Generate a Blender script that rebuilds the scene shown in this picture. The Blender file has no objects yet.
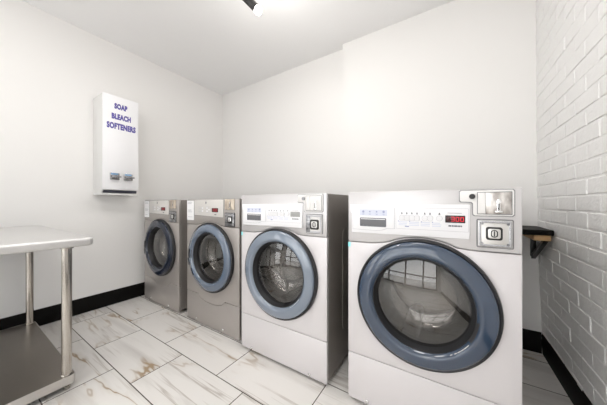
import bpy, bmesh, math, random
from mathutils import Vector, Matrix
R = random.Random(7)
SC = bpy.context.scene
COL = SC.collection
PI = math.pi

# ------------------------------------------------------------------ materials
def mat(name, color, rough=.5, metal=0.0, emit=None, estr=0.0, coat=0.0, spec=None):
    m = bpy.data.materials.new(name); m.use_nodes = True
    b = m.node_tree.nodes['Principled BSDF']
    b.inputs['Base Color'].default_value = (*color, 1)
    b.inputs['Roughness'].default_value = rough
    b.inputs['Metallic'].default_value = metal
    b.inputs['Coat Weight'].default_value = coat
    if spec is not None: b.inputs['Specular IOR Level'].default_value = spec
    if emit:
        b.inputs['Emission Color'].default_value = (*emit, 1); b.inputs['Emission Strength'].default_value = estr
    return m

def nodes(m):
    nt = m.node_tree
    def N(t, **kw):
        n = nt.nodes.new(t)
        for k, v in kw.items(): setattr(n, k, v)
        return n
    return nt, N, nt.links.new, nt.nodes['Principled BSDF']

def bump_noise(m, scale=(60, 60, 60), strength=.1, dist=.002, detail=3, rough_var=0.0):
    nt, N, L, b = nodes(m)
    tc = N('ShaderNodeTexCoord'); mp = N('ShaderNodeMapping'); mp.inputs['Scale'].default_value = scale
    nz = N('ShaderNodeTexNoise'); nz.inputs['Scale'].default_value = 1; nz.inputs['Detail'].default_value = detail
    L(tc.outputs['Object'], mp.inputs['Vector']); L(mp.outputs[0], nz.inputs['Vector'])
    bp = N('ShaderNodeBump'); bp.inputs['Strength'].default_value = strength; bp.inputs['Distance'].default_value = dist
    L(nz.outputs['Fac'], bp.inputs['Height']); L(bp.outputs[0], b.inputs['Normal'])
    if rough_var:
        mr = N('ShaderNodeMapRange'); r0 = b.inputs['Roughness'].default_value
        mr.inputs['To Min'].default_value = r0 - rough_var; mr.inputs['To Max'].default_value = r0 + rough_var
        L(nz.outputs['Fac'], mr.inputs['Value']); L(mr.outputs[0], b.inputs['Roughness'])
    return m

def mottle(m, c1, c2, scale, lo=.35, hi=.65, detail=4):
    nt, N, L, b = nodes(m)
    tc = N('ShaderNodeTexCoord'); mp = N('ShaderNodeMapping'); mp.inputs['Scale'].default_value = scale
    nz = N('ShaderNodeTexNoise'); nz.inputs['Scale'].default_value = 1; nz.inputs['Detail'].default_value = detail
    rp = N('ShaderNodeValToRGB'); rp.color_ramp.elements[0].position = lo; rp.color_ramp.elements[1].position = hi
    rp.color_ramp.elements[0].color = (*c1, 1); rp.color_ramp.elements[1].color = (*c2, 1)
    L(tc.outputs['Object'], mp.inputs['Vector']); L(mp.outputs[0], nz.inputs['Vector'])
    L(nz.outputs['Fac'], rp.inputs['Fac']); L(rp.outputs[0], b.inputs['Base Color'])
    return m

M = {}
M['wall'] = bump_noise(mat('wall_paint', (.86, .85, .838), .6), (90, 90, 90), .08, .002)
M['ceiling'] = bump_noise(mat('ceiling_paint', (.93, .93, .935), .75), (120, 120, 120), .08, .002)
M['brick'] = bump_noise(mat('brick_paint', (.84, .835, .83), .42), (38, 45, 60), .55, .006, 6)
M['base'] = bump_noise(mat('baseboard_black', (.006, .0055, .005), .5, spec=.08), (30, 30, 30), .05, .001)
M['panel_pale'] = bump_noise(mat('panel_pale_silver', (.68, .655, .665), .36, .18), (3, 3, 400), .03, .0005)
M['panel_taupe'] = bump_noise(mat('panel_taupe_silver', (.42, .39, .37), .34, .45), (3, 3, 400), .03, .0005)
M['panel_top'] = bump_noise(mat('panel_top_silver', (.62, .605, .61), .30, .4), (3, 3, 300), .03, .0005)
M['cabinet'] = bump_noise(mat('cabinet_grey', (.30, .275, .255), .42, .35), (120, 120, 120), .08, .0006)
M['white_plastic'] = mat('white_plastic', (.86, .86, .88), .3)
M['off_white'] = mat('off_white_plastic', (.80, .79, .78), .35)
M['panel_grey'] = mat('light_grey_overlay', (.62, .60, .575), .35)
M['outline'] = mat('outline_grey', (.22, .22, .23), .5)
M['hairline'] = mat('hairline_grey', (.50, .50, .53), .5)
M['button'] = mat('button_plastic', (.78, .78, .80), .3)
M['blue_ink'] = mat('blue_ink', (.34, .38, .56), .5)
M['blue_pale'] = mat('pale_blue_ink', (.66, .69, .80), .5)
M['dark_ink'] = mat('dark_ink', (.12, .12, .15), .5)
M['blue_text'] = mat('violet_blue_lettering', (.10, .08, .36), .45)
M['ring'] = mat('door_ring_slate', (.03, .052, .092), .15, .0, coat=.5, spec=.8)
M['ring_mid'] = mat('door_ring_blue', (.085, .12, .18), .15, .0, coat=1, spec=.8)
M['ring_pale'] = mat('door_ring_pale_blue', (.17, .21, .27), .15, .0, coat=1, spec=.8)  # ring plastic made paler: bright reflections put into the colour
M['ring_dark'] = mat('door_ring_dark_blue', (.014, .02, .038), .18, .0, coat=.25, spec=.5)
M['rubber'] = mat('black_rubber', (.012, .012, .014), .45)
M['black'] = mat('black_plastic', (.012, .011, .011), .35)
M['display'] = mat('display_black', (.02, .008, .008), .15)
M['display_off'] = mat('display_off_grey', (.36, .36, .35), .25)
M['red_on'] = mat('red_digits', (.5, .02, .03), .4, 0, (1, .04, .08), .45)
M['red_dim'] = mat('red_digits_unlit', (.10, .012, .014), .4)
M['steel'] = mat('brushed_steel', (.50, .47, .43), .17, 1.0)
M['steel_flat'] = bump_noise(mat('brushed_steel_sheet', (.66, .645, .625), .34, 1.0), (160, 3, 3), .05, .0006, 2, .05)
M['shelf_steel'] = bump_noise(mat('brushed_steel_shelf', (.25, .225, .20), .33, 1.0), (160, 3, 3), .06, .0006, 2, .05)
M['table_steel'] = bump_noise(mat('satin_steel_top', (.66, .655, .65), .42, .75), (160, 3, 3), .05, .0006, 2, .05)
M['chrome'] = mat('chrome', (.80, .80, .80), .12, 1.0)
M['dark_steel'] = mottle(mat('dark_steel', (.25, .25, .26), .3, 1.0), (.14, .14, .15), (.45, .45, .46), (20, 20, 60))
M['worn_steel'] = mottle(mat('worn_steel', (.6, .58, .55), .3, 1.0), (.36, .33, .31), (.78, .75, .72), (34, 34, 14))
M['brass'] = mottle(mat('beige_metal', (.55, .45, .36), .35, .6), (.46, .39, .32), (.66, .58, .48), (50, 50, 20))
M['grip'] = mat('grip_grey', (.13, .13, .14), .3)
M['frame_steel'] = mat('frame_steel', (.42, .42, .43), .25, 1.0)
M['red_low'] = mat('red_digits_low', (.35, .02, .03), .4, 0, (1, .04, .08), .10)
M['drum'] = None
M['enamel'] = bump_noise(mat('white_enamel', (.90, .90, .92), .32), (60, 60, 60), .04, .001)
M['enamel_edge'] = mat('white_enamel_side', (.70, .695, .685), .4)  # same white as the front, side shade put into the colour
M['recess'] = mat('recess_dark', (.02, .02, .035), .5)
M['label_blue'] = mat('slide_label_blue', (.20, .38, .62), .35)
M['cyan'] = mat('cyan_tape', (.28, .86, .88), .5)
M['paper'] = mat('white_paper', (.84, .84, .85), .6)
M['wood'] = mottle(mat('pine_wood', (.5, .3, .15), .55), (.82, .54, .27), (.66, .41, .19), (6, 6, 60))
M['lamp_black'] = mat('lamp_black', (.015, .014, .013), .4)
M['bulb'] = mat('lamp_glow', (1, 1, 1), .4, 0, (1, .97, .93), 14)
M['led'] = mat('led_diffuser', (1, 1, 1), .5, 0, (1, .98, .95), 3)  # glow of the added fill panels
M['frame_dark'] = mat('window_frame_dark', (.03, .03, .033), .4, .3)
M['pavement'] = bump_noise(mat('pavement_grey', (.60, .585, .57), .85), (20, 20, 20), .2, .01)

def drum_mat():
    m = mat('drum_steel', (.33, .29, .26), .28, 1.0); nt, N, L, b = nodes(m)
    tc = N('ShaderNodeTexCoord'); vo = N('ShaderNodeTexVoronoi'); vo.inputs['Scale'].default_value = 55; vo.inputs['Randomness'].default_value = 0
    L(tc.outputs['Object'], vo.inputs['Vector'])
    rp = N('ShaderNodeValToRGB'); rp.color_ramp.elements[0].position = .16; rp.color_ramp.elements[1].position = .24
    rp.color_ramp.elements[0].color = (.02, .018, .016, 1); rp.color_ramp.elements[1].color = (.15, .122, .105, 1)
    L(vo.outputs['Distance'], rp.inputs['Fac']); L(rp.outputs[0], b.inputs['Base Color'])
    return m
M['drum'] = drum_mat()

def glass_mat(name, tint, f0=.05, rough=.0):
    m = bpy.data.materials.new(name); m.use_nodes = True
    nt = m.node_tree; nt.nodes.remove(nt.nodes['Principled BSDF'])
    N = nt.nodes.new; L = nt.links.new
    out = nt.nodes['Material Output']
    t = N('ShaderNodeBsdfTransparent'); t.inputs['Color'].default_value = (*tint, 1)
    g = N('ShaderNodeBsdfGlossy'); g.inputs['Roughness'].default_value = rough
    lw = N('ShaderNodeLayerWeight'); lw.inputs['Blend'].default_value = .5
    pw = N('ShaderNodeMath'); pw.operation = 'POWER'; pw.inputs[1].default_value = 4.0; L(lw.outputs['Facing'], pw.inputs[0])
    f = N('ShaderNodeMapRange'); f.inputs['To Min'].default_value = f0; f.inputs['To Max'].default_value = .75
    L(pw.outputs[0], f.inputs['Value'])
    mx = N('ShaderNodeMixShader')
    L(f.outputs[0], mx.inputs[0]); L(t.outputs[0], mx.inputs[1]); L(g.outputs[0], mx.inputs[2]); L(mx.outputs[0], out.inputs['Surface'])
    return m
M['glass'] = glass_mat('door_glass', (.66, .64, .62), .11, .0)
M['bowl'] = glass_mat('door_bowl_glass', (.78, .76, .73), .32, .02)
M['pane'] = glass_mat('window_glass', (.95, .96, .96), .04)

def floor_mat():
    m = mat('marble_look_tile', (.8, .78, .75), .3); nt, N, L, b = nodes(m)
    tc = N('ShaderNodeTexCoord'); mp = N('ShaderNodeMapping')
    mp.inputs['Location'].default_value = (.96 + .59 * 20, -.889 + .305 * 20, 0)
    br = N('ShaderNodeTexBrick'); br.offset = .39; br.offset_frequency = 2; br.squash = 1; br.squash_frequency = 2
    br.inputs['Color1'].default_value = (0, 0, 0, 1); br.inputs['Color2'].default_value = (1, 1, 1, 1)
    br.inputs['Scale'].default_value = 1; br.inputs['Mortar Size'].default_value = .0028; br.inputs['Mortar Smooth'].default_value = .1
    br.inputs['Brick Width'].default_value = .59; br.inputs['Row Height'].default_value = .305; br.inputs['Mortar'].default_value = (0, 0, 0, 1)
    L(tc.outputs['Object'], mp.inputs['Vector']); L(mp.outputs[0], br.inputs['Vector'])
    # every tile gets its own piece of stone
    mul = N('ShaderNodeVectorMath', operation='SCALE'); mul.inputs['Scale'].default_value = 37.0
    L(br.outputs['Color'], mul.inputs[0])
    add = N('ShaderNodeVectorMath', operation='ADD'); L(tc.outputs['Object'], add.inputs[0]); L(mul.outputs[0], add.inputs[1])
    def layer(rot, scale, detail, dist, lo, hi, ridge=True):
        r = N('ShaderNodeMapping'); r.inputs['Rotation'].default_value = (0, 0, math.radians(rot)); r.inputs['Scale'].default_value = scale
        L(add.outputs[0], r.inputs['Vector'])
        nz = N('ShaderNodeTexNoise'); nz.inputs['Scale'].default_value = 1; nz.inputs['Detail'].default_value = detail
        nz.inputs['Distortion'].default_value = dist; nz.inputs['Roughness'].default_value = .55
        L(r.outputs[0], nz.inputs['Vector'])
        src = nz.outputs['Fac']
        if ridge:
            s = N('ShaderNodeMath', operation='SUBTRACT'); s.inputs[1].default_value = .5; L(src, s.inputs[0])
            a = N('ShaderNodeMath', operation='ABSOLUTE'); L(s.outputs[0], a.inputs[0]); src = a.outputs[0]
        mr = N('ShaderNodeMapRange'); mr.inputs['From Min'].default_value = lo; mr.inputs['From Max'].default_value = hi
        L(src, mr.inputs['Value']); return mr.outputs[0]
    def mix(fac, a, col):
        mx = N('ShaderNodeMix', data_type='RGBA'); L(fac, mx.inputs['Factor'])
        if isinstance(a, tuple): mx.inputs['A'].default_value = (*a, 1)
        else: L(a, mx.inputs['A'])
        if isinstance(col, tuple): mx.inputs['B'].default_value = (*col, 1)
        else: L(col, mx.inputs['B'])
        return mx.outputs['Result']
    def times(x, y):
        p = N('ShaderNodeMath', operation='MULTIPLY'); L(x, p.inputs[0])
        if isinstance(y, float): p.inputs[1].default_value = y
        else: L(y, p.inputs[1])
        return p.outputs[0]
    cloud = layer(0, (1.0, 8, 1), 5, .6, .50, .74, False)
    c = mix(times(cloud, .75), (.80, .775, .745), (.56, .53, .50))
    streak = layer(0, (.55, 12, 1), 4, .2, .026, .0)
    smask = layer(10, (2.0, 3.0, 1), 2, 0, .48, .62, False)
    c = mix(times(times(streak, smask), .7), c, (.40, .35, .30))
    vein = layer(24, (.75, 3.8, 1), 4, .08, .014, .003)
    vmask = layer(30, (1.6, 2.0, 1), 2, 0, .47, .60, False)
    c = mix(times(times(vein, vmask), .95), c, (.30, .19, .09))
    halo = layer(24, (.75, 3.8, 1), 4, .08, .045, .0)
    c = mix(times(times(halo, vmask), .3), c, (.52, .42, .30))
    c = mix(br.outputs['Fac'], c, (.085, .07, .058))
    L(c, b.inputs['Base Color'])
    rr = N('ShaderNodeMapRange'); rr.inputs['To Min'].default_value = .33; rr.inputs['To Max'].default_value = .8
    L(br.outputs['Fac'], rr.inputs['Value']); L(rr.outputs[0], b.inputs['Roughness'])
    bp = N('ShaderNodeBump'); bp.inputs['Strength'].default_value = .5; bp.inputs['Distance'].default_value = .002; bp.invert = True
    L(br.outputs['Fac'], bp.inputs['Height']); L(bp.outputs[0], b.inputs['Normal'])
    return m
M['floor'] = floor_mat()

# ------------------------------------------------------------------ mesh helpers
def obj(name, bm, m, parent=None, loc=(0, 0, 0), smooth=True, bevel=0.0, seg=2, rot=None):
    bmesh.ops.remove_doubles(bm, verts=bm.verts, dist=1e-6)
    bmesh.ops.recalc_face_normals(bm, faces=bm.faces)
    if bevel:
        ed = [e for e in bm.edges if len(e.link_faces) == 2 and e.calc_face_angle(0) > .6]
        bmesh.ops.bevel(bm, geom=ed, offset=bevel, segments=seg, affect='EDGES', profile=.5, clamp_overlap=True)
    me = bpy.data.meshes.new(name); bm.to_mesh(me); bm.free()
    if smooth:
        me.shade_smooth(); me.set_sharp_from_angle(angle=math.radians(35))
    for x in (m if isinstance(m, list) else [m]): me.materials.append(x)
    o = bpy.data.objects.new(name, me); COL.objects.link(o)
    o.location = loc
    if rot: o.rotation_euler = rot
    if parent: o.parent = parent
    return o

def box(bm, x0, x1, y0, y1, z0, z1, mi=0):
    r = bmesh.ops.create_cube(bm, size=1.0)
    for v in r['verts']:
        v.co = Vector((x0 + (v.co.x + .5) * (x1 - x0), y0 + (v.co.y + .5) * (y1 - y0), z0 + (v.co.z + .5) * (z1 - z0)))
    for f in {f for v in r['verts'] for f in v.link_faces}: f.material_index = mi
    return bm

def bx(*a): return box(bmesh.new(), *a)

def prism(poly, y0, y1, holes=(), bm=None, mi=0, axis='y'):
    """polygon (x,z) with holes, extruded along y (axis 'x': polygon (y,z); 'z': polygon (x,y))"""
    bm = bm or bmesh.new()
    t = bmesh.new()
    def P(a, b, d):
        return {'y': (a, d, b), 'x': (d, a, b), 'z': (a, b, d)}[axis]
    es = []
    for loop in [poly, *holes]:
        vs = [t.verts.new(P(a, b, y0)) for a, b in loop]
        es += [t.edges.new((vs[i], vs[(i + 1) % len(vs)])) for i in range(len(vs))]
    if holes: bmesh.ops.triangle_fill(t, edges=es, use_beauty=True, use_dissolve=False)
    else: t.faces.new(t.verts[:])
    r = bmesh.ops.extrude_face_region(t, geom=t.faces[:])
    d = Vector(P(0, 0, y1 - y0))
    bmesh.ops.translate(t, vec=d, verts=[g for g in r['geom'] if isinstance(g, bmesh.types.BMVert)])
    bmesh.ops.recalc_face_normals(t, faces=t.faces)
    for f in t.faces: f.material_index = mi
    me = bpy.data.meshes.new('tmp'); t.to_mesh(me); t.free(); bm.from_mesh(me); bpy.data.meshes.remove(me)
    return bm

def circle(cx, cz, r, n=96, a0=0.0): return [(cx + r * math.cos(a0 + 2 * PI * i / n), cz + r * math.sin(a0 + 2 * PI * i / n)) for i in range(n)]

def rrect(x0, x1, z0, z1, r, n=6):
    p = []
    for cx, cz, a in ((x1 - r, z1 - r, 0), (x0 + r, z1 - r, 90), (x0 + r, z0 + r, 180), (x1 - r, z0 + r, 270)):
        for i in range(n + 1):
            t = math.radians(a + 90 * i / n); p.append((cx + r * math.cos(t), cz + r * math.sin(t)))
    return p

def lathe(prof, n=96, center=(0, 0, 0), axis='y', bm=None, closed=False, mi=0, a0=0, a1=2 * PI):
    """profile of (radius, along-axis) spun about the axis"""
    bm = bm or bmesh.new(); rings = []
    full = abs(a1 - a0 - 2 * PI) < 1e-6
    cnt = n if full else n + 1
    def P(r, d, a):
        c, s = r * math.cos(a), r * math.sin(a)
        v = {'y': (c, d, s), 'z': (c, s, d), 'x': (d, c, s)}[axis]
        return (v[0] + center[0], v[1] + center[1], v[2] + center[2])
    for r, d in prof:
        if r < 1e-6: rings.append([bm.verts.new(P(0, d, 0))] * cnt)
        else: rings.append([bm.verts.new(P(r, d, a0 + (a1 - a0) * i / n)) for i in range(cnt)])
    prs = list(zip(rings, rings[1:])) + ([(rings[-1], rings[0])] if closed else [])
    for A, B in prs:
        for i in range(n):
            j = (i + 1) % cnt
            vs = []
            for v in (A[i], A[j], B[j], B[i]):
                if v not in vs: vs.append(v)
            if len(vs) > 2:
                f = bm.faces.new(vs); f.material_index = mi
    return bm

def tube(bm, p, q, r, n=20, r2=None):
    p, q = Vector(p), Vector(q); d = q - p
    res = bmesh.ops.create_cone(bm, cap_ends=True, segments=n, radius1=r, radius2=r if r2 is None else r2, depth=d.length)
    mt = Matrix.Translation((p + q) / 2) @ d.to_track_quat('Z', 'Y').to_matrix().to_4x4()
    bmesh.ops.transform(bm, matrix=mt, verts=res['verts'])
    return bm

def thing(name, label, cat, loc=(0, 0, 0), group=None):
    o = bpy.data.objects.new(name, None); COL.objects.link(o); o.location = loc; o.empty_display_size = .1
    o['label'] = label; o['category'] = cat
    if group: o['group'] = group
    return o

def lines(name, rects, m, parent):
    for r in rects: obj(name, bx(*r), m, parent, smooth=False)

def struct(name, bm, m, parent=None, **kw):
    o = obj(name, bm, m, parent, **kw)
    if not parent: o['kind'] = 'structure'
    return o

def lettering(name, body, size, m, parent, loc, rot, width=None, bold=.0, depth=.0006):
    cu = bpy.data.curves.new('tmp', 'FONT'); cu.body = body; cu.size = size; cu.align_x = 'CENTER'; cu.align_y = 'CENTER'
    cu.extrude = depth; cu.offset = bold; cu.resolution_u = 3; cu.space_character = 1.08
    t = bpy.data.objects.new('tmp', cu); COL.objects.link(t)
    dg = bpy.context.evaluated_depsgraph_get(); dg.update()
    me = bpy.data.meshes.new_from_object(t.evaluated_get(dg)); me.name = name
    bpy.data.objects.remove(t); bpy.data.curves.remove(cu)
    if width:
        xs = [v.co.x for v in me.vertices]; k = width / (max(xs) - min(xs)); mid = (max(xs) + min(xs)) / 2
        for v in me.vertices: v.co.x = (v.co.x - mid) * k
    me.materials.clear(); me.materials.append(m)
    o = bpy.data.objects.new(name, me); COL.objects.link(o); o.parent = parent; o.location = loc; o.rotation_euler = rot
    return o

# ------------------------------------------------------------------ room
XL, XR, YB, YB2, XJ, YF, ZC = -2.9355, .527, 2.308, 2.237, -.9462, -2.4, 2.681
struct('floor', bx(XL - .1, XR + .1, YF - .1, YB + .1, -.1, 0), M['floor'])
struct('ceiling', bx(XL - .1, XR + .1, YF - .1, YB + .1, ZC, ZC + .1), M['ceiling'])
DRY0, DRY1, DRZ = -2.2, -1.15, 2.15            # glass entrance door in the left wall, behind the camera
struct('wall_left', prism([(YF - .1, 0), (DRY0, 0), (DRY0, DRZ), (DRY1, DRZ), (DRY1, 0), (YB + .1, 0), (YB + .1, ZC), (YF - .1, ZC)], XL - .1, XL, axis='x'), M['wall'])
door1 = struct('door_1', prism(rrect(DRY0 + .002, DRY1 - .002, .004, DRZ - .002, .002, 1), XL - .07, XL - .02, [rrect(DRY0 + .08, DRY1 - .08, .20, DRZ - .08, .002, 1)], axis='x'), M['frame_dark'])
struct('door_pane', bx(XL - .048, XL - .042, DRY0 + .08, DRY1 - .08, .20, DRZ - .08), M['pane'], door1)
struct('door_rail', bx(XL - .065, XL - .025, DRY0 + .08, DRY1 - .08, 1.0, 1.07), M['frame_dark'], door1)
struct('wall_back', prism([(XL, YB), (XJ, YB), (XJ, YB2), (XR + .1, YB2), (XR + .1, YB + .1), (XL, YB + .1)], 0, ZC, axis='z'), M['wall'])

def wall_x(z): return .502 + .038 * math.exp(-z / .65)

def brick_wall():
    bm = bmesh.new()
    n = 40                                   # the old wall bellies out a little with height
    for k in range(n): box(bm, XR, XR + .1, YF - .1, YB2, ZC * k / n, ZC * (k + 1) / n)
    ch, bl, mo = .0763, .218, .0065
    row = 0; z = .996 - 14 * .0763
    while z < ZC - .01:
        y = YF + (bl / 2 if row % 2 else 0) - .1
        dz = 0
        while y < YB2 - .004:
            y0, y1 = max(y + mo / 2 + R.uniform(-.002, .002), YF), min(y + bl - mo / 2 + R.uniform(-.002, .002), YB2 - .002)
            z0, z1 = max(z + mo / 2 + R.uniform(-.0015, .0015), 0.001), min(z + ch - mo / 2 + R.uniform(-.0015, .0015), ZC - .001)
            if y1 - y0 > .02 and z1 - z0 > .02:
                d = .0030 + R.uniform(-.0014, .0014); i = .0035
                tl = R.uniform(-.0012, .0012)
                a = [bm.verts.new((XR + .0005, yy, zz)) for yy, zz in ((y0, z0), (y1, z0), (y1, z1), (y0, z1))]
                t = [bm.verts.new((XR - d + e, yy, zz)) for yy, zz, e in ((y0 + i, z0 + i, tl), (y1 - i, z0 + i, -tl), (y1 - i, z1 - i, -tl), (y0 + i, z1 - i, tl))]
                bm.faces.new(t)
                for k in range(4): bm.faces.new((a[k], a[(k + 1) % 4], t[(k + 1) % 4], t[k]))
            y += bl
        z += ch; row += 1
    for v in bm.verts: v.co.x += wall_x(v.co.z) - XR
    return bm
struct('wall_right', brick_wall(), M['brick'], smooth=False)

# front wall behind the camera: shopfront window over a low wall
WX0, WX1, WZ0, WZ1 = -2.75, .35, .12, 2.5
struct('wall_front', prism([(XL, 0), (XR, 0), (XR, ZC), (XL, ZC)], YF - .1, YF, [[(WX0, WZ0), (WX1, WZ0), (WX1, WZ1), (WX0, WZ1)]]), M['wall'])
win = struct('window_1', prism([(WX0, WZ0), (WX1, WZ0), (WX1, WZ1), (WX0, WZ1)], YF - .08, YF - .02,
      [[(WX0 + .05, WZ0 + .05), (WX1 - .05, WZ0 + .05), (WX1 - .05, WZ1 - .05), (WX0 + .05, WZ1 - .05)]]), M['frame_dark'])
for x in (-2.25, -1.22, -.3):
    struct('window_mullion', bx(x - .035, x + .035, YF - .08, YF - .02, WZ0 + .05, WZ1 - .05), M['frame_dark'], win)
for z in (.75, 1.9):
    struct('window_transom', bx(WX0 + .05, WX1 - .05, YF - .075, YF - .025, z - .03, z + .03), M['frame_dark'], win)
struct('window_pane', bx(WX0 + .05, WX1 - .05, YF - .053, YF - .047, WZ0 + .05, WZ1 - .05), M['pane'], win)
struct('pavement', prism([(-9, -14), (7, -14), (7, YF - .101), (XL - .101, YF - .101), (XL - .101, 2), (-9, 2)], -.15, -.05, axis='z'), M['pavement'])

# baseboards: tall black boards with a stepped moulded top
BH, BT = .142, .015
def base_profile(sgn, face):  # (offset from wall, z)
    p = [(0, .0005), (BT, .0005), (BT, .098), (BT * .72, .104), (BT * .72, .128), (BT * .35, .136), (BT * .35, BH), (0, BH)]
    return [(face + sgn * a, z) for a, z in p]   # thin along the bellied wall, see below
struct('baseboard_left', prism([(x, z) for x, z in base_profile(1, XL)], DRY1 + .01, YB), M['base'])
struct('baseboard_back', prism(base_profile(-1, YB), XL + BT, XJ, axis='x'), M['base'])
b2 = struct('baseboard_back_right', prism(base_profile(-1, YB2), XJ, XR, axis='x'), M['base'])
struct('baseboard_right', prism([(wall_x(z) - .001 - (.527 - x) * .6 + (.003 if x > .5265 else 0), z) for x, z in base_profile(-1, .527)], YF, YB2 - BT - .0005), M['base'])

# ------------------------------------------------------------------ washing machines
W, D = .683, .84
CX, CZ = .3415, .590
def arc(cx, cz, r, d0, d1, n=24): return [(cx + r * math.cos(math.radians(d0 + (d1 - d0) * i / n)), cz + r * math.sin(math.radians(d0 + (d1 - d0) * i / n))) for i in range(n + 1)]

SEG = {'0': 'abcdef', '1': 'bc', '2': 'abged', '3': 'abgcd', '5': 'afgcd', '8': 'abcdefg'}
def digits(txt, x0, z0, w, h, gap, y, skip=0):
    bm = bmesh.new(); t = w * .24
    for i, ch in enumerate(txt):
        if ch == ' ': continue
        x = x0 + i * (w + gap); m_ = z0 + h / 2; z1 = z0 + h
        q = {'a': (x, x + w, z1 - t, z1), 'g': (x, x + w, m_ - t / 2, m_ + t / 2), 'd': (x, x + w, z0, z0 + t),
             'f': (x, x + t, m_, z1), 'e': (x, x + t, z0, m_), 'b': (x + w - t, x + w, m_, z1), 'c': (x + w - t, x + w, z0, m_)}
        for s in SEG[ch]: box(bm, q[s][0], q[s][1], y - .0006, y, q[s][2], q[s][3])
    return bm

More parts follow.
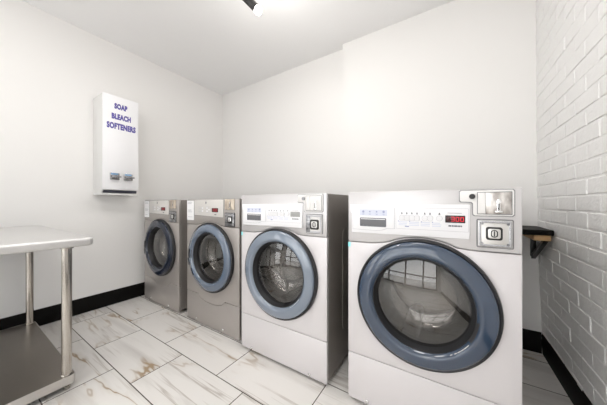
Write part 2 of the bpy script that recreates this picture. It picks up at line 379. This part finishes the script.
def washer(name, label, x, y, H, style, ring, front, lit, coin):
    t = thing(name, label, 'washing machine', (x, y, 0), 'coin-operated washing machines along the back wall')
    pale = style == 'pale'
    FT = .022                               # thickness of the front panels
    # cabinet shell, open where the drum sits
    bm = bmesh.new()
    box(bm, 0, .012, FT, D, .03, H - .004); box(bm, W - .012, W, FT, D, .03, H - .004)
    box(bm, .012, W - .012, FT, D, H - .016, H - .004); box(bm, .012, W - .012, D - .012, D, .03, H - .016)
    box(bm, .012, W - .012, FT, D - .012, .03, .045)
    prism([(.012, .045), (W - .012, .045), (W - .012, H - .016), (.012, H - .016)], FT + .001, FT + .012, [circle(CX, CZ, .225, 64)], bm)
    # pressed panel and ridge on each side
    for s in (0, 1):
        xs = (-.0035, .0005) if s == 0 else (W - .0005, W + .0035)
        prism(rrect(.215, D - .05, .22, .87, .04), xs[0], xs[1], bm=bm, axis='x')
        prism([(.19, .955), (D - .02, .955), (D - .02, .963), (.19, .963)], xs[0], xs[1], bm=bm, axis='x')
    obj('cabinet', bm, M['cabinet'], t)
    for fx in (.07, W - .07):
        for fy in (.08, D - .08):
            obj('foot', lathe([(0, 0), (.022, 0), (.022, .012), (.010, .016), (.010, .031), (0, .031)], 16, (fx, fy, 0), 'z'), M['rubber'], t)
    # kick panel with two bolts
    if pale:
        kz = .2555
        kick = [(.001, .02), (W - .001, .02), (W - .001, kz), (.001, kz)]
        midlow = [(.001, kz + .003), (W - .001, kz + .003)]
    else:
        kz = .256; dip = [(CX + .17 * math.cos(math.radians(a)) * 1.0, kz - .052 * (math.sin(math.radians(a)))) for a in range(0, 181, 10)]
        kick = [(.001, .008), (W - .001, .008), (W - .001, kz)] + dip + [(.001, kz)]
        midlow = [(.001, kz + .003)] + [(a, b + .003) for a, b in reversed(dip)] + [(W - .001, kz + .003)]
    k = obj('kick_panel', prism(kick, 0, FT), front, t, bevel=.003)
    bz, bxs = (.034, (.101, .568)) if pale else (.036, (.147, .4957))
    for q in bxs:
        obj('bolt', lathe([(.0, -.006), (.006, -.006), (.0095, -.003), (.0095, .0005), (0, .0005)], 20, (q, 0, bz)), M['chrome'], k)
    # front panel round the door, its top edge rising over the door
    def top_edge(dz):
        if pale:
            a = arc(CX, CZ - .03, .318 + dz, 116, 64, 16)
            return [(.001, .834 + dz), (.115, .834 + dz), (.150, .838 + dz)] + a + [(.515, .843 + dz), (.55, .8415 + dz), (W - .001, .8425 + dz)]
        a = arc(CX, CZ - .02, .312 + dz, 112, 68, 16)
        return [(.001, .848 + dz), (.12, .848 + dz), (.17, .852 + dz)] + a + [(.515, .852 + dz), (.57, .848 + dz), (W - .001, .848 + dz)]
    te = top_edge(0)
    fp = obj('front_panel', prism(midlow + list(reversed(te)), 0, FT, [circle(CX, CZ, .232, 72)]), front, t, bevel=.0025)
    tp = obj('upper_panel', prism(top_edge(.003) + [(W - .001, H), (.001, H)], 0, FT), front if not pale else M['panel_top'], t, bevel=.004)
    if pale:
        obj('tape_mark', bx(.0012, .0135, -.0012, 0, .808, .832), M['cyan'], fp)['label'] = 'small cyan tape mark'
    # ---- controls
    if pale:
        cp = obj('control_panel', prism([(.022, .886), (.19, .886), (.24, .888), (.522, .888), (.525, 1.03), (.014, 1.03), (.016, .99), (.022, .985)], -.007, .001), M['white_plastic'], t, bevel=.003)
        dr = obj('detergent_drawer', prism([(.030, .904), (.15, .902), (.175, .905), (.20, .915), (.2345, .916), (.2345, 1.0125), (.030, 1.0125)], -.0095, -.0065), M['white_plastic'], t, bevel=.0015)
        obj('drawer_outline', prism([(.0285, .9025), (.15, .9005), (.176, .9035), (.201, .9135), (.236, .9145), (.236, 1.014), (.0285, 1.014)], -.0074, -.0068), M['hairline'], dr)
        # scooped grip of the drawer
        bm = bmesh.new()
        prism(rrect(.068, .1965, .920, .963, .004), -.0105, -.009, [rrect(.072, .1925, .924, .959, .003)], bm)
        obj('grip_frame', bm, M['dark_ink'], dr)
        obj('drawer_grip', prism([(-.0094, .924), (-.0103, .9245), (-.0103, .928), (-.0094, .9585)], .072, .1925, axis='x'), M['grip'], dr)
        bm = bx(.066, .2025, -.0098, -.0094, .9735, 1.005)
        ic = obj('icon_label', bm, M['blue_pale'], dr)
        for i in range(4):
            cx = .085 + i * .0333; bm = bmesh.new()
            prism(circle(cx, .9935, .0042 if i in (1, 2) else .0062, 8), -.0102, -.0096, bm=bm)
            box(bm, cx - .006, cx + .006, -.0102, -.0096, .9815, .9832); box(bm, cx - .004, cx + .004, -.0102, -.0096, .978, .9795)
            obj('icon', bm, M['blue_ink'], dr)
        obj('overlay_outline', prism(rrect(.2405, .5195, .917, 1.0135, .002, 2), -.0076, -.0068, [rrect(.2415, .5185, .918, 1.0125, .0015, 2)]), M['hairline'], cp)
        bt = M['button']
        def button(poly):
            cxm = sum(p[0] for p in poly) / len(poly); czm = sum(p[1] for p in poly) / len(poly)
            bm_ = prism(poly, -.0105, -.0066)
            prism([(cxm + (a - cxm) * 1.13, czm + (b - czm) * 1.11) for a, b in poly], -.0076, -.0066, bm=bm_, mi=1)
            obj('button', bm_, [bt, M['hairline']], cp)
        for i in range(4): button(rrect(.2565 + i * .0212, .2565 + i * .0212 + .0198, .9565, .9785, .003 if i not in (0, 3) else .006, 3))
        button(rrect(.3505, .3705, .958, .980, .0085, 4)); button(rrect(.3718, .3918, .958, .980, .0085, 4))
        button(circle(.417, .970, .0105, 24))
        for cx in (.2665, .2877, .3089, .330, .361, .3815, .417):     # tiny marks over the buttons
            bm = bmesh.new(); box(bm, cx - .0022, cx + .0022, -.0076, -.0069, .9866, .9935); box(bm, cx - .0042, cx + .0042, -.0076, -.0069, .9852, .9868)
            obj('marking', bm, M['dark_ink'], cp)
        for x0, x1 in ((.252, .293), (.297, .341), (.345, .385), (.389, .425)):
            lines('lettering', [(x0, x1 - .006 * R.random(), -.0074, -.0069, zz, zz + .0032) for zz in (.9475, .9405, .9335)], M['blue_pale'], cp)
        lines('lettering', [(x0, x0 + .004, -.0077, -.0069, .9508, .9545) for x0 in (.249, .297, .346, .389)] + [(.280, .297, -.0077, -.0069, .9265, .9315)], M['blue_ink'], cp)
        dx0, dx1, dz0, dz1 = .4382, .508, .9535, .984
        ds = obj('display', bx(dx0, dx1, -.009, -.0066, dz0, dz1), M['display'] if lit else M['display_off'], cp, bevel=.0008)
        if lit:
            for i, c_ in ((1, '3'), (2, '0'), (3, '0')): obj('digit', digits(c_, dx0 + .005 + i * .016, dz0 + .0055, .0125, .0195, 0, -.009), M['red_on'], cp)
            obj('unlit_digit', digits('8', dx0 + .005, dz0 + .0055, .0125, .0195, .0035, -.009), M['red_dim'], cp)
        lines('badge', [(x0, x0 + w_, -.0077, -.0069, .937, .943) for x0, w_ in ((.450, .010), (.4615, .007), (.470, .012), (.4835, .008), (.493, .004))] + [(.446, .496, -.0075, -.0069, .993, .9945)], M['dark_ink'], cp)
        # coin slot panel (stepped outline)
        L6 = [(.4945, 1.0865), (.4895, 1.0815), (.4895, 1.046), (.494, 1.0415), (.529, 1.040), (.534, 1.034), (.534, .991), (.540, .9855), (.653, .9865), (.659, .992), (.659, 1.081), (.654, 1.0865)]
        def grow(p, d):
            c = (.575, 1.04); return [(a + (d if a > .56 else -d), b + (d if b > 1.05 or (b > 1.0 and a > .66) else -d)) for a, b in p]
        cs = obj('coin_slot_panel', prism(L6, -.005, .001), M['off_white'], t, bevel=.0015)
        obj('panel_outline', prism(grow(L6, .0026), -.0014, .0004), M['outline'], cs)
        lk = obj('key_lock', lathe([(0, -.012), (.0085, -.012), (.0105, -.009), (.0105, -.004), (0, -.004)], 24, (.531, 0, 1.0625)), M['black' if coin == 'steel' else 'dark_steel'], cs)
        obj('plate_outline', prism(rrect(.5468, .6532, .9912, 1.0795, .002, 2), -.0058, -.0045), M['outline'], cs)
        pm = M['worn_steel'] if coin == 'steel' else M['off_white']
        obj('blank_plate', bx(.549, .5735, -.008, -.0055, .994, 1.077), M['off_white'], cs, bevel=.001)
        obj('coin_plate', bx(.574, .651, -.008, -.0055, .994, 1.077), pm, cs, bevel=.001)
        bm = prism(rrect(.6075, .6185, 1.000, 1.052, .005, 4), -.011, -.0078); box(bm, .602, .624, -.013, -.0078, .999, 1.006); box(bm, .606, .620, -.014, -.0078, 1.034, 1.044)
        obj('coin_chute', bm, M['chrome'], cs, bevel=.001)
        obj('coin_slot', bx(.611, .6152, -.0118, -.0105, 1.008, 1.033), M['black'], cs)
        # coin box with its lock
        cb = obj('coin_box', prism(rrect(.549, .6545, .864, .969, .004), -.007, .001), M['off_white' if coin != 'steel' else 'steel_flat'], t, bevel=.0015)
        obj('box_outline', prism(rrect(.5452, .6583, .8602, .9728, .006), -.0016, .0004), M['outline'], cb)
        obj('box_frame', prism(rrect(.551, .6525, .866, .967, .004), -.0105, -.0065, [rrect(.560, .6435, .875, .958, .003)]), M['frame_steel'] if coin == 'steel' else M['hairline'], cb, bevel=.0012)
        if coin == 'steel':
            for sx, sz in ((.562, .877), (.6415, .877), (.562, .956), (.6415, .956)):
                obj('screw', lathe([(0, -.0125), (.004, -.012), (.0055, -.0095), (.0055, -.006), (0, -.006)], 12, (sx, 0, sz)), M['dark_steel'], cb)
        else:
            obj('side_strip', bx(.5525, .578, -.0112, -.0065, .868, .965), M['dark_steel'], cb, bevel=.001)
        cxl, czl = (.5995, .9175) if coin == 'steel' else (.6075, .913)
        hs = .0255 if coin == 'steel' else .0285
        obj('lock_surround', prism(rrect(cxl - hs, cxl + hs, czl - hs, czl + hs, .009), -.012, -.0065), M['black'], cb, bevel=.002)
        obj('lock_plate', prism(rrect(cxl - .019, cxl + .019, czl - .0185, czl + .0185, .007), -.0135, -.0118), M['steel_flat'] if coin == 'steel' else M['off_white'], cb, bevel=.001)
        bm = prism(rrect(cxl - .011, cxl + .011, czl - .0145, czl + .0145, .010), -.0145, -.0132, [rrect(cxl - .0075, cxl + .0075, czl - .011, czl + .011, .007)])
        box(bm, cxl - .0018, cxl + .0018, -.0147, -.0132, czl - .010, czl + .010)
        obj('keyhole', bm, M['black'], cb)
    else:
        pp = obj('price_card', bx(.004, .108, -.0025, .0005, .887, 1.060), M['paper'], t)
        lines('lettering', [(.02, .07 + .02 * R.random(), -.0029, -.0024, zz, zz + .004) for zz in (1.040, 1.031, .975, .966, .957, .913)], M['hairline'], pp)
        obj('card_outline', bx(.002, .110, -.0012, .0004, .884, 1.0625), M['outline'], pp)
        cp = obj('control_panel', prism([(.119, 1.064), (.119, .934), (.20, .932), (.504, .923), (.506, 1.064)], -.004, .001), M['panel_grey'], t, bevel=.0015)
        obj('panel_outline', prism([(.1165, 1.0665), (.1165, .9315), (.20, .9295), (.5065, .9205), (.5085, 1.0665)], -.0012, .0004), M['outline'], cp)
        obj('display', bx(.3625, .441, -.0062, -.0036, .963, .996), M['display'], cp, bevel=.0008)
        for i, c_ in enumerate('300'): obj('digit', digits(c_, .3765 + i * .0205, .968, .0155, .023, 0, -.0062), M['red_low'], cp)
        for bx_, bz_ in ((.300, .995), (.300, .970), (.325, .983), (.2375, .995), (.2375, .970)):
            obj('button', prism(rrect(bx_ - .009, bx_ + .009, bz_ - .006, bz_ + .006, .003, 3), -.0066, -.0036), M['button'], cp, bevel=.0006)
        lines('lettering', [(.180, .225, -.0046, -.0039, zz, zz + .003) for zz in (1.003, .990, .977, .964, .951)] + [(.285, .345, -.0046, -.0039, zz, zz + .003) for zz in (1.004, .956)], M['hairline'], cp)
        obj('badge', prism([(.282, 1.028), (.290, 1.034), (.290, 1.046), (.284, 1.052), (.278, 1.046), (.278, 1.034)], -.0048, -.0038), M['dark_ink'], cp)
        obj('badge_mark', bx(.395, .420, -.0046, -.0038, .940, .946), M['dark_ink'], cp)
        cs = obj('coin_slot_panel', prism(rrect(.523, .634, .985, 1.068, .003), -.005, .001), M['brass'], t, bevel=.0015)
        obj('panel_outline', prism(rrect(.5205, .6365, .9825, 1.0705, .004), -.0012, .0004), M['outline'], cs)
        bm = prism(rrect(.578, .590, .998, 1.048, .005, 4), -.010, -.0045); box(bm, .573, .596, -.0115, -.0045, .998, 1.005)
        obj('coin_chute', bm, M['worn_steel'], cs, bevel=.001)
        obj('coin_slot', bx(.5822, .586, -.0106, -.0095, 1.008, 1.032), M['black'], cs)
        cb = obj('coin_box', prism(rrect(.525, .634, .857, .960, .004), -.007, .001), M['dark_steel'], t, bevel=.0015)
        obj('box_outline', prism(rrect(.5225, .6365, .8545, .9625, .005), -.0014, .0004), M['black'], cb)
        obj('lock_surround', prism(rrect(.560, .612, .882, .936, .009), -.012, -.0065), M['black'], cb, bevel=.002)
        obj('lock_plate', prism(rrect(.572, .604, .892, .927, .006), -.0145, -.0118), M['chrome'], cb, bevel=.001)
        obj('keyhole', bx(.5862, .5898, -.0152, -.0142, .900, .919), M['black'], cb)
    # ---- door: black rim, blue ring, dark inner lip, glass bowl
    rim = lathe([(.256, .001), (.286, .001), (.2865, -.012), (.284, -.021), (.277, -.025), (.256, -.012)], 112, (CX, 0, CZ), closed=True)
    door = obj('door', lathe([(.205, .012), (.2735, -.012), (.2725, -.027), (.269, -.0325), (.262, -.0360), (.230, -.0445), (.222, -.0455), (.216, -.0435), (.2035, -.0275), (.200, -.018), (.200, .004)], 112, (CX, 0, CZ), closed=True), ring, t)
    obj('rim', rim, M['rubber'], door)
    obj('inner_lip', lathe([(.204, -.0285), (.2015, -.0285), (.1975, -.021), (.193, -.008), (.187, .002), (.184, .012), (.200, .012), (.2005, -.016)], 112, (CX, 0, CZ), closed=True), M['rubber'], door)
    obj('door_glass', lathe([(.189 * math.sin(PI / 2 * i / 14), -.025 + .021 * (math.sin(PI / 2 * i / 14)) ** 2) for i in range(15)], 96, (CX, 0, CZ)), M['glass'], door)
    prof = [(.184, .010), (.180, .03), (.172, .06), (.163, .085), (.150, .103), (.130, .114), (.10, .121), (.06, .125), (0, .127)]
    obj('glass_bowl', lathe(prof, 96, (CX, 0, CZ)), M['bowl'], door)
    if pale:
        # small pale markings printed along the lower right of the ring
        bm = bmesh.new()
        for d in (-56, -51, -46.5, -42.5, -38.5, -35):
            a = math.radians(d); ca, sa = math.cos(a), math.sin(a)
            t_ = bmesh.new(); w_ = .0045 if d == -51 or d == -56 else .006
            box(t_, -w_, w_, -.0006, .0006, -.0035, .0035)
            mt = Matrix.Translation((CX + .2135 * ca, -.0385, CZ + .2135 * sa)) @ Matrix.Rotation(-(a - PI / 2) , 4, 'Y') @ Matrix.Rotation(math.radians(28), 4, 'X')
            bmesh.ops.transform(t_, matrix=mt, verts=t_.verts)
            me = bpy.data.meshes.new('tmp'); t_.to_mesh(me); t_.free(); bm.from_mesh(me); bpy.data.meshes.remove(me)
        obj('marking', bm, M['off_white'], door)
        obj('grip_notch', lathe([(.203, -.031), (.210, -.0375), (.2185, -.0418), (.2185, -.0375), (.203, -.027)], 14, (CX, 0, CZ), closed=True, a0=math.radians(-30), a1=math.radians(-6)), M['rubber'], door)
    else:
        obj('hinge', lathe([(.262, -.022), (.262, -.040), (.284, -.032), (.288, -.018), (.288, .0), (.262, .0)], 8, (CX, 0, CZ), closed=True, a0=math.radians(187), a1=math.radians(199)), M['black'], door)
        obj('grip_notch', lathe([(.212, -.037), (.212, -.0415), (.238, -.0475), (.248, -.0455), (.248, -.041), (.230, -.040)], 12, (CX, 0, CZ), closed=True, a0=math.radians(168), a1=math.radians(186)), M['black'], door)
    # ---- gasket and drum
    obj('gasket', lathe([(.231, .023), (.231, .034), (.215, .060), (.222, .095), (.214, .098), (.206, .060), (.222, .023)], 80, (CX, 0, CZ), closed=True), M['rubber'], t)
    bm = lathe([(.222, .098), (.246, .105), (.25, .12), (.25, .50), (.235, .53), (.10, .515), (.06, .50), (0, .50)], 80, (CX, 0, CZ))
    dm = obj('drum', bm, M['drum'], t)
    for i in range(3):
        a = math.radians(75 + 120 * i)
        b_ = bmesh.new()
        sec = [(-.045, .252), (-.018, .205), (0, .195), (.018, .205), (.045, .252)]
        prism([(u, v) for u, v in sec], .13, .49, bm=b_)
        bmesh.ops.transform(b_, matrix=Matrix.Translation((CX, 0, CZ)) @ Matrix.Rotation(a, 4, 'Y'), verts=b_.verts)
        obj('drum_fin', b_, M['drum'], dm, bevel=.004)
    return t

H4, H2 = 1.0935, 1.0705
washer('washing_machine', 'silver grey washing machine with price card, at the far end beside the left wall', -2.8265, 1.198, H2, 'taupe', M['ring_dark'], M['panel_taupe'], True, 'beige')
washer('washing_machine', 'silver grey washing machine with price card, directly beside the pale unlit washing machine', -2.0145, 1.198, H2, 'taupe', M['ring_mid'], M['panel_taupe'], True, 'beige')
washer('washing_machine', 'pale silver washing machine with blank unlit display, right of the two grey machines', -1.2665, 1.158, H4, 'pale', M['ring_pale'], M['panel_pale'], False, 'white')
washer('washing_machine', 'largest pale silver washing machine, with red lit display, nearest the white brick wall', -.459, 1.158, H4, 'pale', M['ring'], M['panel_pale'], True, 'steel')

# ------------------------------------------------------------------ steel work table
tb = thing('work_table', 'stainless steel work table with rounded edge and low undershelf against the left wall', 'table', (-2.31, .08, 0))
TX0, TX1, TY0, TY1, TZ = -2.925, -1.674, -.31, .4585, .8495
ox, oy = tb.location.x, tb.location.y
top_sec = [(TX0, TZ - .012), (TX0, TZ)] + [(TX1 - .018 + .018 * math.sin(math.radians(a)), TZ - .018 + .018 * math.cos(math.radians(a))) for a in range(0, 91, 15)] + \
          [(TX1 - .018 + .018 * math.cos(math.radians(a)), TZ - .034 - .014 * math.sin(math.radians(a))) for a in range(0, 91, 15)] + [(TX1 - .03, TZ - .048), (TX1 - .03, TZ - .012)]
bm = prism(rrect(TX0 - ox, TX1 - ox, TY0 - oy, TY1 - oy, .022, 6), TZ - .047, TZ, axis='z')
obj('tabletop', bm, M['table_steel'], tb, bevel=.014, seg=4)
SH = .078
bm = prism(rrect(TX0 + .07 - ox, -1.785 - ox, TY0 + .035 - oy, .408 - oy, .02, 5), SH - .006, SH, axis='z')
out = rrect(TX0 + .07 - ox, -1.782 - ox, TY0 + .035 - oy, .411 - oy, .022, 5); inn = rrect(TX0 + .073 - ox, -1.785 - ox, TY0 + .038 - oy, .408 - oy, .02, 5)
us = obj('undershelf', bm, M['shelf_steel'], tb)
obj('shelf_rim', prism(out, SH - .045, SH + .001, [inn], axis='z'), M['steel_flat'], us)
for lx in (-1.8115, -2.815):
    for ly in (.378, -.235):
        lg = obj('leg', tube(bmesh.new(), (lx - ox, ly - oy, .03), (lx - ox, ly - oy, TZ - .048), .0215, 28), M['steel'], tb)
        obj('collar', lathe([(.0213, SH), (.0235, SH), (.0235, SH + .006), (.0213, SH + .009)], 28, (lx - ox, ly - oy, 0), 'z', closed=True), M['steel'], lg)
        obj('foot', lathe([(0, 0), (.014, 0), (.016, .01), (.020, .031), (0, .031)], 24, (lx - ox, ly - oy, 0), 'z'), M['steel'], lg)
        obj('gusset', lathe([(.0216, TZ - .066), (.029, TZ - .066), (.031, TZ - .0475), (.0216, TZ - .0475)], 28, (lx - ox, ly - oy, 0), 'z', closed=True), M['steel'], lg)

# ------------------------------------------------------------------ soap dispenser on the left wall
DX, DY0, DY1, DZ0, DZ1 = -2.685, .795, 1.0785, 1.118, 2.053
dp = thing('soap_dispenser', 'tall white wall-mounted soap, bleach and softener vending box with two chrome slides', 'dispenser', (XL, .937, DZ0))
px, py, pz = dp.location
bm = prism([(XL - .001 - px, 0), (DX - .035 - px, 0), (DX - .035 - px, .02), (DX - .003 - px, .045), (DX - .003 - px, DZ1 - DZ0), (XL - .001 - px, DZ1 - DZ0)], DY0 - py, DY1 - py)
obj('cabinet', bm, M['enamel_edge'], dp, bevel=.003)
obj('front_door', bx(DX - .003 - px, DX + .004 - px, DY0 - .002 - py, DY1 + .002 - py, .047, DZ1 - DZ0 + .002), M['enamel'], dp, bevel=.003)
obj('pickup_slot', bx(DX - .03 - px, DX - .006 - px, DY0 + .008 - py, DY1 - .012 - py, .016, .042), M['recess'], dp)
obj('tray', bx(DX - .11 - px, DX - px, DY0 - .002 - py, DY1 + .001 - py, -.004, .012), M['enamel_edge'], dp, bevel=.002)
rt = (PI / 2, 0, PI / 2)
for body, yc, zc, w_, h_ in (('SOAP', .933, 1.956, .104, .046), ('BLEACH', .937, 1.857, .154, .047), ('SOFTENERS', .939, 1.766, .232, .051)):
    lettering('lettering', body, h_ * 1.42, M['blue_text'], dp, (DX + .0048 - px, yc - py, zc - pz), rt, w_, .0042)
for yc in (.882, .990):
    s = obj('coin_slide', bx(DX + .002 - px, DX + .016 - px, yc - .036 - py, yc + .036 - py, 1.258 - pz, 1.322 - pz), M['frame_steel'], dp, bevel=.003)
    bm = prism([(DX + .015 - px, 1.275 - pz), (DX + .075 - px, 1.278 - pz), (DX + .082 - px, 1.283 - pz), (DX + .075 - px, 1.288 - pz), (DX + .015 - px, 1.298 - pz)], yc - .030 - py, yc + .030 - py)
    obj('slide_bar', bm, M['frame_steel'], s, bevel=.002)
    obj('slide_label', bx(DX + .0155 - px, DX + .0172 - px, yc - .031 - py, yc + .026 - py, 1.304 - pz, 1.319 - pz), M['label_blue'], s)

# ------------------------------------------------------------------ small corner shelf
sh = thing('corner_shelf', 'small black corner shelf on a wood block and angled bracket beside the brick wall', 'shelf', (.40, 2.11, .80))
sx, sy, sz = sh.location
xr = wall_x(.86) - .007
bm = prism(rrect(.24 - sx, xr - sx, 1.90 - sy, YB2 - .001 - sy, .02, 5), .846 - sz, .877 - sz, axis='z')
obj('top', bm, M['base'], sh, bevel=.004)
obj('wood_block', bx(.424 - sx, xr - .006 - sx, 1.94 - sy, YB2 - .001 - sy, .810 - sz, .846 - sz), M['wood'], sh, bevel=.002)
bm = bmesh.new()
box(bm, .470 - sx, .500 - sx, 1.96 - sy, YB2 - .004 - sy, .804 - sz, .810 - sz); box(bm, .470 - sx, .500 - sx, YB2 - .007 - sy, YB2 - .001 - sy, .665 - sz, .810 - sz)
prism([(1.97 - sy, .805 - sz), (2.01 - sy, .805 - sz), (YB2 - .007 - sy, .683 - sz), (YB2 - .007 - sy, .648 - sz)], .475 - sx, .497 - sx, bm=bm, axis='x')
obj('bracket', bm, M['black'], sh, bevel=.001)

# ------------------------------------------------------------------ ceiling lights: one track head in view, the rest added fill
def light(kind, name, loc, energy, parent, **kw):
    l = bpy.data.lights.new(name, kind); l.energy = energy
    for k_, v in kw.items(): setattr(l, k_, v)
    o = bpy.data.objects.new(name, l); COL.objects.link(o); o.location = loc; o.parent = parent
    return o

tr = thing('track_light', 'black ceiling track spotlight with a glowing bulb pointing down at the washers', 'ceiling light', (-1.15, 0, ZC))
obj('rail', bx(-.018, .018, -1.7, 1.2, -.03, -.0005), M['lamp_black'], tr, bevel=.003)
KEY, FILL = 13, 6
heads = [((-1.0655, 1.118, 2.300), (.60, .35, -.72), KEY), ((-1.13, .1, 2.30), (-.75, .25, -.6), FILL), ((-1.13, -1.0, 2.30), (.3, .3, -.9), 3)]  # second and third heads are unseen, added for fill light
for tip, ax, en in heads:
    ax = Vector(ax).normalized(); tip = Vector(tip) - Vector(tr.location)
    back = tip - ax * .135; stem_top = Vector((0, back.y, -.028))
    bm = bmesh.new(); tube(bm, back, tip - ax * .012, .0255, 28)
    tube(bm, back + ax * .03, Vector((back.x * .25 , back.y, -.09)), .008, 12); tube(bm, Vector((back.x * .25, back.y, -.09)), stem_top, .008, 12)
    hd = obj('lamp_head', bm, M['lamp_black'], tr)
    q = ax.to_track_quat('-Z', 'Y')
    bm = lathe([(.0, -.022)] + [(.027 * math.sin(math.radians(a)), -.022 * math.cos(math.radians(a))) for a in range(15, 91, 15)] + [(.0245, .012), (0, .012)], 24, axis='z')
    bmesh.ops.transform(bm, matrix=Matrix.Translation(tip) @ q.to_matrix().to_4x4(), verts=bm.verts)
    obj('bulb', bm, M['bulb'], hd)
    light('POINT', 'bulb_light', tip + ax * .045, en, hd, shadow_soft_size=.04, color=(1, .965, .92))
PANEL_FILL = 5.5  # out-of-view panels, added as soft fill for the room
for x_, y_, w_ in ((-.35, .62, 'above the pale washers'), (-1.75, .0, 'above the steel table'), (-.9, -1.3, 'near the shop window')):
    cl = thing('ceiling_light', 'flat square white LED ceiling panel ' + w_, 'ceiling light', (x_, y_, ZC), 'LED ceiling panels')
    obj('frame', prism(rrect(-.31, .31, -.31, .31, .01, 2), -.02, -.0005, [rrect(-.285, .285, -.285, .285, .008, 2)], axis='z'), M['white_plastic'], cl)
    obj('diffuser', bx(-.285, .285, -.285, .285, -.012, -.002), M['led'], cl)
    light('AREA', 'panel_light', (0, 0, -.022), PANEL_FILL, cl, shape='SQUARE', size=.56, color=(1, .98, .95))

# ------------------------------------------------------------------ sky, camera, colour
wd = bpy.data.worlds.new('overcast'); SC.world = wd; wd.use_nodes = True
nt = wd.node_tree; bg = nt.nodes['Background']
tc = nt.nodes.new('ShaderNodeTexCoord'); sp = nt.nodes.new('ShaderNodeSeparateXYZ'); rp = nt.nodes.new('ShaderNodeValToRGB')
rp.color_ramp.elements[0].position = .0; rp.color_ramp.elements[0].color = (.88, .87, .87, 1)
rp.color_ramp.elements[1].position = .7; rp.color_ramp.elements[1].color = (.98, .97, .97, 1)
nt.links.new(tc.outputs['Generated'], sp.inputs[0]); nt.links.new(sp.outputs['Z'], rp.inputs['Fac']); nt.links.new(rp.outputs[0], bg.inputs['Color'])
bg.inputs['Strength'].default_value = 5.0

cd = bpy.data.cameras.new('camera'); cam = bpy.data.objects.new('camera', cd); COL.objects.link(cam)
cam.location = (0, 0, 1.0344); cam.rotation_euler = (PI / 2, 0, .5678)
cd.sensor_fit = 'HORIZONTAL'; cd.sensor_width = 36; cd.lens = 231.27 / 607 * 36; cd.shift_y = .916 / 607; cd.clip_start = .02
SC.camera = cam
vs = SC.view_settings; vs.view_transform = 'Standard'; vs.look = 'None'; vs.gamma = 1; vs.use_curve_mapping = False; vs.exposure = -.16
SC.cycles.max_bounces = 12; SC.cycles.diffuse_bounces = 6; SC.cycles.transparent_max_bounces = 16
SC.cycles.use_denoising = True; SC.cycles.caustics_reflective = False; SC.cycles.sample_clamp_indirect = 6
